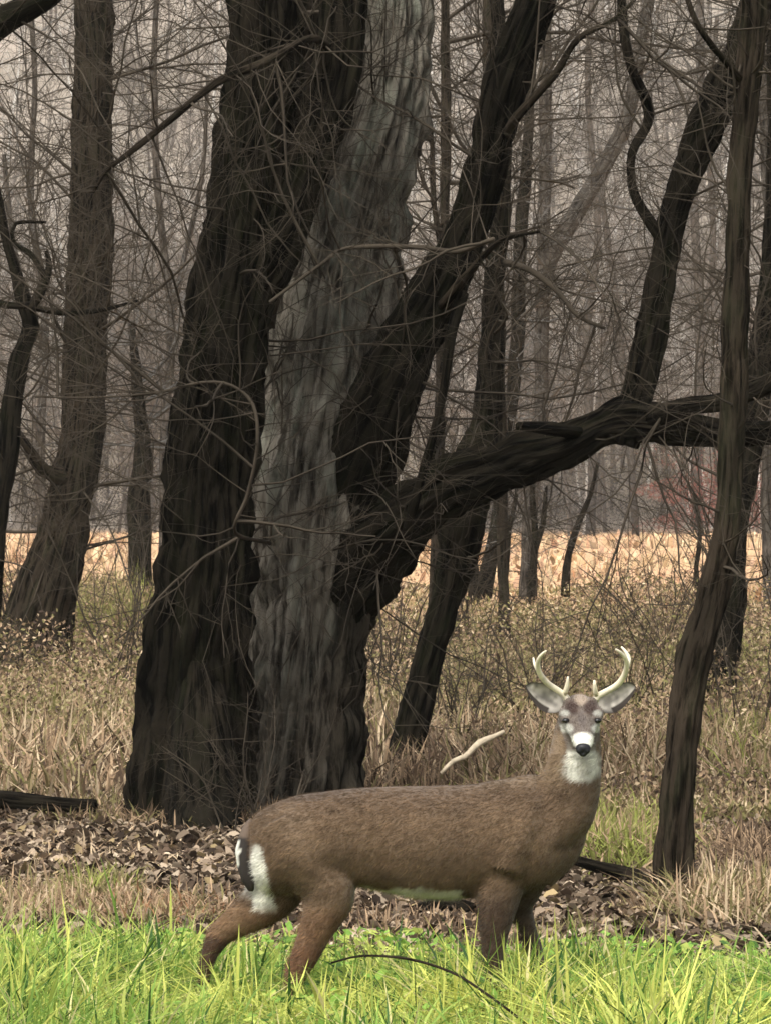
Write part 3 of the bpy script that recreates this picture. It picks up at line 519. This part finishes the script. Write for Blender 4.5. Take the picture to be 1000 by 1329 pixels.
# sticks and logs
def stick(name, label, pts, mat, cat='stick', seg=10, amp=.01):
    p = trace(pts); t = thing(name, (p[0, 0], p[0, 1], p[0, 2]), label, cat); trunk('stem', p, mat, t, seg, .04, amp, .1, seed=len(name)); return t
pale = plain('pale_wood', (.42, .35, .25), .9, .1, (20, .7, 1.2))
stick('fallen_stick', 'pale bare stick propped up in the weeds above the deer back', [(572, 1004, 5, 27), (588, 988, 7, 27), (603, 982, 7, 27), (622, 964, 8, 27), (640, 956, 6, 27), (654, 949, 4, 27)], pale)
stick('fallen_log', 'short dark log lying in the litter seen under the deer belly', [(530, 1186, 14, 21.6), (555, 1178, 20, 21.5), (585, 1174, 20, 21.4), (612, 1179, 14, 21.3)], M['bark_dark'], 'log', 14)
stick('fallen_log', 'long dark fallen log at the left edge among leaves', [(-60, 1030, 22, 28.5), (0, 1038, 25, 28.5), (60, 1044, 24, 28.3), (125, 1046, 16, 28.2)], M['bark_dark'], 'log', 16)
stick('fallen_log', 'dark rotten branch on the litter running to the crooked trunk', [(745, 1116, 12, 23.6), (780, 1126, 16, 23.5), (820, 1136, 17, 23.4), (858, 1146, 15, 23.3)], M['bark_dark'], 'log', 12)
stick('bramble_stem', 'thin brown arching stem in the green grass below the deer', [(430, 1250, 3, 15), (470, 1241, 3.4, 14.9), (530, 1245, 3.4, 14.8), (585, 1262, 3.4, 14.8), (620, 1283, 3.4, 14.7), (660, 1312, 3.4, 14.6), (700, 1345, 3.4, 14.5)], M['bark_brown'], 'stem', 8, .002)

# ------------------------------------------------------------------ the deer
def D(px, py, dy=0.0): return A((px - 500) / 350.0, 16 + dy, H - (py - 664.5) / 350.0)
def ell_tube(secs, axis, seg=28):          # secs: centre, half-size u, half-size v ; axis u, v fixed
    u, v = map(np.array, axis); th = np.linspace(0, 2 * np.pi, seg, endpoint=False)
    s = np.array([[*c, a, b] for c, a, b in secs]); s = catmull(np.hstack([s[:, :3], s[:, 3:]]), .012)
    V = s[:, None, :3] + s[:, 3, None, None] * np.cos(th)[None, :, None] * u + s[:, 4, None, None] * np.sin(th)[None, :, None] * v
    n = len(s); return V.reshape(-1, 3), [grid_faces(n, seg), (np.arange(seg) + (n - 1) * seg)[None], np.arange(seg)[::-1][None]]
def round_tube(secs, seg=20):              # secs: centre, r
    s = catmull(np.array([[*c, r] for c, r in secs]), .012); t, U, W = frames(s[:, :3]); th = np.linspace(0, 2 * np.pi, seg, endpoint=False)
    V = s[:, None, :3] + s[:, 3, None, None] * (np.cos(th)[None, :, None] * U[:, None] + np.sin(th)[None, :, None] * W[:, None]); n = len(s)
    return V.reshape(-1, 3), [grid_faces(n, seg), (np.arange(seg) + (n - 1) * seg)[None], np.arange(seg)[::-1][None]]
def merge(parts):
    Vs, Fs, off = [], [], 0
    for V, f in parts:
        Vs.append(V); Fs += [np.asarray(a) + off for a in f]; off += len(V)
    return np.vstack(Vs), Fs
def remesh(V, Fs, vox, it, extra=0):
    me = bpy.data.meshes.new('tmp'); me.from_pydata([tuple(v) for v in V], [], [tuple(int(k) for k in q) for a in Fs for q in a])
    o = bpy.data.objects.new('tmp', me); COL.objects.link(o)
    m = o.modifiers.new('r', 'REMESH'); m.mode = 'VOXEL'; m.voxel_size = vox
    s = o.modifiers.new('s', 'SMOOTH'); s.iterations = it; s.factor = .5
    dg = bpy.context.evaluated_depsgraph_get(); ev = o.evaluated_get(dg); m2 = bpy.data.meshes.new_from_object(ev)
    bpy.data.objects.remove(o); bpy.data.meshes.remove(me)
    n = len(m2.vertices); co = np.zeros(n * 3, np.float32); m2.vertices.foreach_get('co', co)
    q = [tuple(p.vertices) for p in m2.polygons]; bpy.data.meshes.remove(m2)
    f4 = np.array([p for p in q if len(p) == 4]); f3 = np.array([p for p in q if len(p) == 3])
    return co.reshape(-1, 3), [f for f in (f4, f3) if len(f)]

def deer():
    DY = .0
    tors = []
    for px, top, bot, hw in [(322, 1078, 1120, .04), (330, 1060, 1140, .10), (348, 1046, 1158, .15), (380, 1035, 1162, .175), (420, 1027, 1158, .178), (460, 1023, 1152, .162), (510, 1021, 1160, .180), (560, 1021, 1167, .190), (605, 1019, 1166, .176), (628, 1015, 1164, .174), (660, 1009, 1163, .178), (695, 1006, 1156, .15), (718, 1026, 1142, .12), (738, 1062, 1124, .075)]:
        tors.append((D(px, (top + bot) / 2), (bot - top) / 700, hw))
    parts = [ell_tube(tors, ((0, 0, 1), (0, 1, 0)), 36)]
    neck = [(D(690, 1095), 58, .14), (D(714, 1070, -.005), 54, .13), (D(731, 1038, -.01), 46, .115), (D(740, 1006, -.02), 39, .10), (D(744, 985, -.03), 35, .088), (D(747, 955, -.03), 31, .078), (D(750, 930, -.03), 26, .07), (D(752, 915, -.03), 18, .05)]
    parts.append(ell_tube([(c, a / 350, b) for c, a, b in neck], ((1, 0, 0), (0, 1, 0)), 32))
    head = [(D(752, 922, .05), .030, .030), (D(752, 921, .02), .058, .056), (D(752, 922, -.03), .070, .060), (D(752, 928, -.08), .072, .060), (D(752, 937, -.12), .062, .056), (D(752, 948, -.165), .047, .050), (D(752, 956, -.205), .040, .044), (D(752, 962, -.24), .036, .040), (D(752, 965, -.262), .024, .028)]
    parts.append(ell_tube(head, ((1, 0, 0), (0, 0, 1)), 32))
    for s in (-1, 1):                       # brow ridges, pedicles, cheeks
        parts.append(round_tube([(D(752 + s * 15, 922, -.03), .026), (D(752 + s * 21, 926, -.09), .024), (D(752 + s * 17, 938, -.13), .016)]))
        parts.append(round_tube([(D(752 + s * 12, 925, -.04), .024), (D(752 + s * 15, 912, -.055), .020), (D(752 + s * 19, 905, -.055), .016)]))
    legs = {
        'nh': ([(375, 1085, .13), (396, 1112, .135), (420, 1142, .110), (426, 1165, .096), (418, 1188, .076), (408, 1211, .060), (398, 1235, .052), (386, 1258, .044), (381, 1285, .030), (386, 1320, .023), (393, 1348, .024), (397, 1362, .027), (402, 1374, .024)], -.085),
        'fh': ([(380, 1095, .12), (372, 1130, .12), (358, 1160, .095), (335, 1180, .082), (308, 1199, .062), (290, 1212, .050), (279, 1226, .042), (270, 1246, .031), (262, 1290, .022), (255, 1335, .023), (250, 1352, .026), (255, 1370, .023)], .09),
        'nf': ([(668, 1070, .11), (655, 1110, .105), (648, 1145, .092), (644, 1172, .078), (641, 1195, .063), (639, 1220, .049), (638, 1245, .041), (640, 1268, .040), (640, 1285, .030), (640, 1320, .023), (641, 1348, .025), (643, 1360, .028), (648, 1373, .024)], -.075),
        'ff': ([(695, 1095, .10), (690, 1130, .085), (680, 1160, .062), (676, 1182, .044), (684, 1205, .034), (693, 1232, .032), (697, 1250, .030), (699, 1290, .022), (701, 1340, .023), (703, 1356, .027), (708, 1371, .024)], .085)}
    for pts, dy in legs.values():
        sh = [.6, .85, 1, 1] + [1] * 20
        parts.append(round_tube([(D(x, y, dy * [.55, .6, .72, .88, 1][min(i, 4)]), r * (sh[i])) for i, (x, y, r) in enumerate(pts)], 22))
    # shoulder and haunch muscle masses
    parts.append(round_tube([(D(690, 1040, -.06), .07), (D(668, 1080, -.095), .09), (D(652, 1125, -.10), .085)]))
    parts.append(round_tube([(D(365, 1065, -.06), .09), (D(385, 1105, -.09), .105), (D(420, 1148, -.085), .075)]))
    parts.append(round_tube([(D(742, 1078, 0), .06), (D(731, 1106, 0), .06), (D(700, 1128, 0), .08)]))
    V, Fs = merge(parts); V, Fs = remesh(V, Fs, .0075, 16)
    V = V + (.004 * vnoise(V * 9))[:, None] * A(1, 1, 1)
    px = V[:, 0] * 350 + 500; py = (H - V[:, 2]) * 350 + 664.5; dy = V[:, 1] - 16; wob = 6 * vnoise(V * 14) + 3 * vnoise(V * 40)
    X, Y = px + wob, py + wob * .8
    base = A(.112, .072, .042) * np.ones((len(V), 1)); back = A(.072, .046, .028); white = A(.62, .60, .52); dark = A(.05, .035, .025); rust = A(.12, .06, .032); grey = A(.125, .10, .082)
    def mixin(c, col, m): return c * (1 - m[:, None]) + col * m[:, None]
    c = mixin(base, back, .55 * (1 - smooth(1018, 1075, Y))); inbody = (px < 700)
    c = mixin(c, A(.13, .088, .054), .6 * smooth(.1, .6, n2(px, py, .018, 5)) * inbody * smooth(1030, 1060, Y))
    c = mixin(c, A(.145, .082, .045), smooth(1165, 1200, Y) * (px < 500)); c = mixin(c, rust, .8 * smooth(1210, 1240, Y) * (px < 500))
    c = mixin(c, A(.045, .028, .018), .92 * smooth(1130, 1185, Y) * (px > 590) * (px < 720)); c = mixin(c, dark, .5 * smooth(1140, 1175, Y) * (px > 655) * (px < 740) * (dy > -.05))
    c = mixin(c, A(.13, .085, .052), .5 * smooth(695, 715, X))
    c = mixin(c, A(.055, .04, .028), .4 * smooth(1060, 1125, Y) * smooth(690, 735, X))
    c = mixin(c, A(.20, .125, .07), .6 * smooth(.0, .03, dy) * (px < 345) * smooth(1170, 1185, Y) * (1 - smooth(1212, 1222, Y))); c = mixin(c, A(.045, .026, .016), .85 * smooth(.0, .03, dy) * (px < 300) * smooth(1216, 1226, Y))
    belly = smooth(1149, 1156, Y) * smooth(455, 475, X) * (1 - smooth(596, 604, X)) ; c = mixin(c, white * .85, belly)
    Xr = px + .35 * wob; rump = (1 - smooth(345, 352, Xr - (py - 1130) * .22)) * smooth(1090, 1102, Y) * (1 - smooth(1170, 1188, Y)) * smooth(325, 331, Xr) * (1 - smooth(.10, .13, dy)); c = mixin(c, white, rump)
    c = mixin(c, white * .9, smooth(-.02, .02, dy + .0) * (1 - smooth(330, 345, X)) * smooth(1085, 1100, Y) * (1 - smooth(1150, 1170, Y)))
    def blob(cx, cy, rx, ry, soft=.35, w0=.12):
        d = np.sqrt(((px - cx) / rx) ** 2 + ((py - cy) / ry) ** 2) + w0 * vnoise(V * 60); return 1 - smooth(1 - soft, 1 + soft, d)
    front = smooth(.0, -.03, dy); head_ = front * (1 - smooth(0, 3, np.abs(px - 752) - np.interp(py, [900, 930, 945, 965, 980], [30, 30, 25, 18, 17]))) * (1 - smooth(978, 984, py))
    side = front * smooth(944, 952, py) * (1 - smooth(1000, 1030, py)) * (1 - smooth(726, 734, px)); c = mixin(c, A(.20, .14, .085), .7 * side)
    c = mixin(c, white * .95, front * np.maximum(blob(753, 998, 23, 14, .35), blob(754, 985, 21, 14, .4)) * smooth(968, 978, py))
    c = mixin(c, A(.30, .27, .22), .6 * front * blob(757, 994, 9, 16, .5))
    c = mixin(c, grey, head_ * .9)
    c = mixin(c, A(.28, .22, .165), head_ * .8 * blob(752, 907, 9, 7)); 
    for s_ in (-1, 1):
        c = mixin(c, A(.035, .018, .013), head_ * .95 * blob(752 + s_ * 12, 917, 9, 9)); c = mixin(c, white * .8, head_ * blob(752 + s_ * 20, 943, 8, 6))
        c = mixin(c, white * .55, head_ * .8 * blob(752 + s_ * 21, 924, 6, 4))
    c = mixin(c, A(.10, .08, .07), head_ * .8 * blob(752, 931, 5, 12))
    c = mixin(c, white * 1.2, head_ * smooth(-.15, -.18, dy) * blob(752, 957, 15, 10, .2)); c = mixin(c, white * .8, head_ * smooth(970, 975, py))
    c = mixin(c, A(.20, .18, .15), head_ * .6 * smooth(4, 8, np.abs(np.abs(px - 752) - 0) - 6) * blob(752, 968, 20, 8))
    c *= (1 + .12 * vnoise(V * A(7, 7, 9)) + .16 * vnoise(V * A(30, 30, 90)) + .14 * vnoise(V * A(90, 90, 220)))[:, None]
    col = np.clip(np.hstack([c, np.ones((len(V), 1))]), 0, 1)
    # fur material with fine relief
    m, nt, out = newmat('fur'); at = nd(nt, 'ShaderNodeAttribute', attribute_name='Col'); tc = nd(nt, 'ShaderNodeTexCoord')
    mp = nd(nt, 'ShaderNodeMapping'); mp.inputs['Scale'].default_value = (60, 60, 160); nt.links.new(tc.outputs['Object'], mp.inputs[0])
    n = nd(nt, 'ShaderNodeTexNoise', Scale=2.0, Detail=5.0); nt.links.new(mp.outputs[0], n.inputs['Vector'])
    b = nd(nt, 'ShaderNodeBump', Strength=.45, Distance=.012); nt.links.new(n.outputs[0], b.inputs['Height'])
    p = nd(nt, 'ShaderNodeBsdfPrincipled', Roughness=.85); p.inputs['Specular IOR Level'].default_value = .15; p.inputs['Sheen Weight'].default_value = .15; p.inputs['Sheen Roughness'].default_value = .6
    nt.links.new(at.outputs['Color'], p.inputs['Base Color']); nt.links.new(b.outputs[0], p.inputs['Normal']); nt.links.new(p.outputs[0], out.inputs[0])
    root = thing('white_tailed_deer', (D(520, 1376)[0], 16, 0), 'antlered brown buck standing side-on in the green grass, face turned to the camera', 'deer')
    body = mesh_obj('body', V, Fs, m, root, {'Col': col})
    # short fur strands standing off the body (coat edge)
    me = body.data; nv = len(V); N = np.zeros(nv * 3, np.float32); me.vertices.foreach_get('normal', N); N = N.reshape(-1, 3)
    idx = rng.choice(nv, 90000); idx = idx[py[idx] < 1290]; isHd = (py[idx] < 975); k = len(idx)
    lay = np.where(isHd[:, None], A(0, .5, .35), A(-.9, 0, -.55)); L = np.where(isHd, .007, .022) * rng.uniform(.5, 1.2, k)
    dr = N[idx] * .42 + lay * .75 + rng.normal(0, .16, (k, 3)); dr /= np.linalg.norm(dr, axis=1)[:, None]; sd = np.cross(dr, N[idx]) * .0016
    b0 = V[idx] - N[idx] * .001 + rng.normal(0, .002, (k, 3)); HV = np.stack([b0 - sd, b0 + sd, b0 + dr * L[:, None]], 1).reshape(-1, 3)
    hc = np.clip(col[idx] * np.hstack([(rng.uniform(.75, 1.3, (k, 1)) * (1 + .35 * vnoise(V[idx] * A(22, 22, 45)))[:, None])] * 3 + [np.ones((k, 1))]), 0, 1)
    mesh_obj('fur', HV, [np.arange(k * 3).reshape(-1, 3)], col_mat('fur_strands', 0, .8), root, {'Col': np.repeat(hc, 3, 0)}, kind='stuff')
    # face
    black = plain('black_gloss', (.006, .005, .005), .25, .5); nosem = plain('nose', (.010, .010, .012), .5, .3)
    def surf(x_, y_, rad=5):
        m_ = ((px - x_) ** 2 + (py - y_) ** 2) < rad ** 2; return dy[m_].min()
    for s in (-1, 1):
        ex, ey = 752 + s * 20.5, 933; V_, f_ = sphere(D(ex, ey, surf(ex, ey) + .008), (.0145, .014, .010)); mesh_obj('eye', V_, f_, black, root)
    nz_ = surf(752, 966, 6) + .004; Vn, Fn = merge([sphere(D(752, 966, nz_), (.028, .018, .018)), sphere(D(752 - 4.5, 969, nz_ - .004), (.013, .012, .014)), sphere(D(752 + 4.5, 969, nz_ - .004), (.013, .012, .014)), sphere(D(752, 974, nz_), (.014, .012, .010))])
    Vn, Fn = remesh(Vn, Fn, .003, 3); mesh_obj('nose', Vn, Fn, nosem, root)
    # ears: cupped leaves with thickness
    earm, nt, out = newmat('ear'); at = nd(nt, 'ShaderNodeAttribute', attribute_name='Col'); p = nd(nt, 'ShaderNodeBsdfPrincipled', Roughness=.9); nt.links.new(at.outputs['Color'], p.inputs['Base Color']); nt.links.new(p.outputs[0], out.inputs[0])
    for s in (-1, 1):
        base_ = D(752 + s * 20, 918, -.015); tip = D(752 + s * (70 if s < 0 else 71), 889, -.03)
        ax = tip - base_; L = np.linalg.norm(ax); ax /= L; wd = np.cross(ax, A(0, 1, 0)); wd /= np.linalg.norm(wd)
        if wd[2] < 0: wd = -wd
        n1_, n2_ = 26, 17; T = np.linspace(0, 1, n1_); Uu = np.linspace(-1, 1, n2_)
        prof = .011 + .050 * np.sin(np.pi * np.clip(T, 0, 1) ** .85) ** .8 * (1 - .25 * T); prof[-1] = .004
        fr, bk, cf, cb = [], [], [], []
        for t, w0 in zip(T, prof):
            for u in Uu:
                depth = .030 * (1 - u * u) * math.sin(math.pi * min(1, t + .12) * .9) ; cen = base_ + ax * L * t + wd * u * w0 * (1.0 if u > 0 else .85) + A(0, depth, 0) + A(0, -.012 * t, -.006 * math.sin(math.pi * t))
                fr.append(cen); bk.append(cen + A(0, .007 + .004 * (1 - u * u), 0))
                fz = float(vnoise(cen * 70)); e = abs(u) ** 4 + max(0, t - .88) * 6 + (1 if u < -.62 and t > .3 else 0)
                ci = A(.36, .33, .285) * (1 + .55 * fz) * (1 - .5 * max(0, 1 - abs(u + .1) * 2.4) * math.sin(math.pi * t)); cd = A(.035, .026, .02)
                e = min(1, e); cf.append([*(ci * (1 - e) + cd * e), 1]); cb.append([.10, .075, .055, 1])
        n = n1_ * n2_; g = (np.arange(n1_ - 1)[:, None] * n2_ + np.arange(n2_ - 1)[None]).ravel()
        q1 = np.stack([g, g + 1, g + n2_ + 1, g + n2_], 1); q2 = q1[:, ::-1] + n
        ring = list(range(n2_)) + [k * n2_ + n2_ - 1 for k in range(1, n1_)] + [n - 2 - k for k in range(n2_ - 1)] + [k * n2_ for k in range(n1_ - 2, 0, -1)]
        rq = np.array([[ring[i], ring[(i + 1) % len(ring)], ring[(i + 1) % len(ring)] + n, ring[i] + n] for i in range(len(ring))])
        mesh_obj('ear', np.array(fr + bk), [q1, q2, rq], earm, root, {'Col': np.array(cf + cb)})
    # antlers
    ant = plain('antler', (.74, .66, .50), .6, .3, (26, .75, 1.2))
    main = {-1: [(735, 908, -.05, 4.6), (731, 902, -.055, 3.9), (722, 895, -.07, 3.8), (708, 885, -.10, 3.6), (698, 872, -.14, 3.4), (695, 858, -.18, 2.8), (699, 848, -.215, 2.0), (705, 842, -.24, 1.0)],
            1: [(771, 908, -.05, 4.6), (775, 902, -.055, 3.9), (786, 896, -.07, 3.8), (800, 886, -.10, 3.6), (808, 871, -.14, 3.4), (809, 857, -.18, 2.9), (803, 847, -.21, 2.3), (794, 840, -.235, 1.1)]}
    tine = {-1: [[(731, 900, -.06, 3.4), (734, 890, -.08, 3.0), (735, 877, -.095, 1.2)], [(698, 872, -.14, 2.6), (692, 862, -.13, 2.0), (690, 852, -.12, 1)]],
            1: [[(772, 901, -.06, 3.4), (770, 893, -.08, 3.0), (769, 882, -.095, 1.4)], [(809, 868, -.15, 2.8), (813, 854, -.14, 2.6), (809, 845, -.135, 2.2), (803, 838, -.13, 1.1)]]}
    for s in (-1, 1):
        pr = [round_tube([(D(a, b, c_), r * 1.08 / 350) for a, b, c_, r in main[s]], 12)] + [round_tube([(D(a, b, c_), r / 350) for a, b, c_, r in q], 10) for q in tine[s]]
        V_, f_ = merge(pr); mesh_obj('antler', V_, f_, ant, root)
    # tail: dark above, white fringe
    tl = [(D(330, 1066, -.0), .020), (D(322, 1082, -.02), .029), (D(318, 1105, -.03), .033), (D(320, 1130, -.03), .030), (D(325, 1150, -.03), .018), (D(327, 1156, -.02), .006)]
    V_, f_ = round_tube(tl, 16); V_ = V_ + (.004 * vnoise(V_ * 60))[:, None] * A(1, .5, 1)
    q = (V_[:, 0] * 350 + 500); u = (H - V_[:, 2]) * 350 + 664.5; cc = np.ones((len(V_), 1)) * A(.018, .013, .010); cc[u < 1085] = A(.10, .07, .05); wm = (q < 311.5) & (u > 1092) & (u < 1122); cc[wm] = white
    mesh_obj('tail', V_, f_, earm, root, {'Col': np.hstack([cc, np.ones((len(cc), 1))])})
    hm_ = plain('hoof', (.02, .016, .012), .5, .3)
    for pts, dy in legs.values():
        x, y, r = pts[-1]; pr = []
        for e in (-1, 1):
            pr.append(round_tube([(D(x, y - 2, dy + e * .008), .018), (D(x + 4, y + 4, dy + e * .014), .017), (D(x + 11, y + 9, dy + e * .015), .008)], 10))
        V_, f_ = merge(pr); V_[:, 2] = np.maximum(V_[:, 2], 0.0); mesh_obj('hoof', V_, f_, hm_, root)
def sphere(c, r, n=14, m_=20):
    th = np.linspace(.02, np.pi - .02, n); ph = np.linspace(0, 2 * np.pi, m_, endpoint=False)
    V = np.stack([np.sin(th)[:, None] * np.cos(ph) * r[0], np.sin(th)[:, None] * np.sin(ph) * r[1], np.cos(th)[:, None] * r[2] + 0 * ph], -1) + c
    return V.reshape(-1, 3), [grid_faces(n, m_), (np.arange(m_) + (n - 1) * m_)[None], np.arange(m_)[::-1][None]]
deer()

# ------------------------------------------------------------------ haze
if HAZE:
    m, nt, out = newmat('haze'); v = nd(nt, 'ShaderNodeVolumePrincipled'); v.inputs['Density'].default_value = HAZE; v.inputs['Color'].default_value = (.90, .88, .84, 1)
    nt.links.new(v.outputs[0], out.inputs['Volume'])
    x0, x1, y0, y1, z0, z1 = -720, 720, -80, 920, -1.6, 125
    V = np.array([(x, y, z) for x in (x0, x1) for y in (y0, y1) for z in (z0, z1)])
    tag(mesh_obj('haze', V, [np.array([[0, 1, 3, 2], [4, 6, 7, 5], [0, 4, 5, 1], [2, 3, 7, 6], [0, 2, 6, 4], [1, 5, 7, 3]])], m, smooth_sh=False, kind='stuff'), 'thin pale autumn haze in the air')
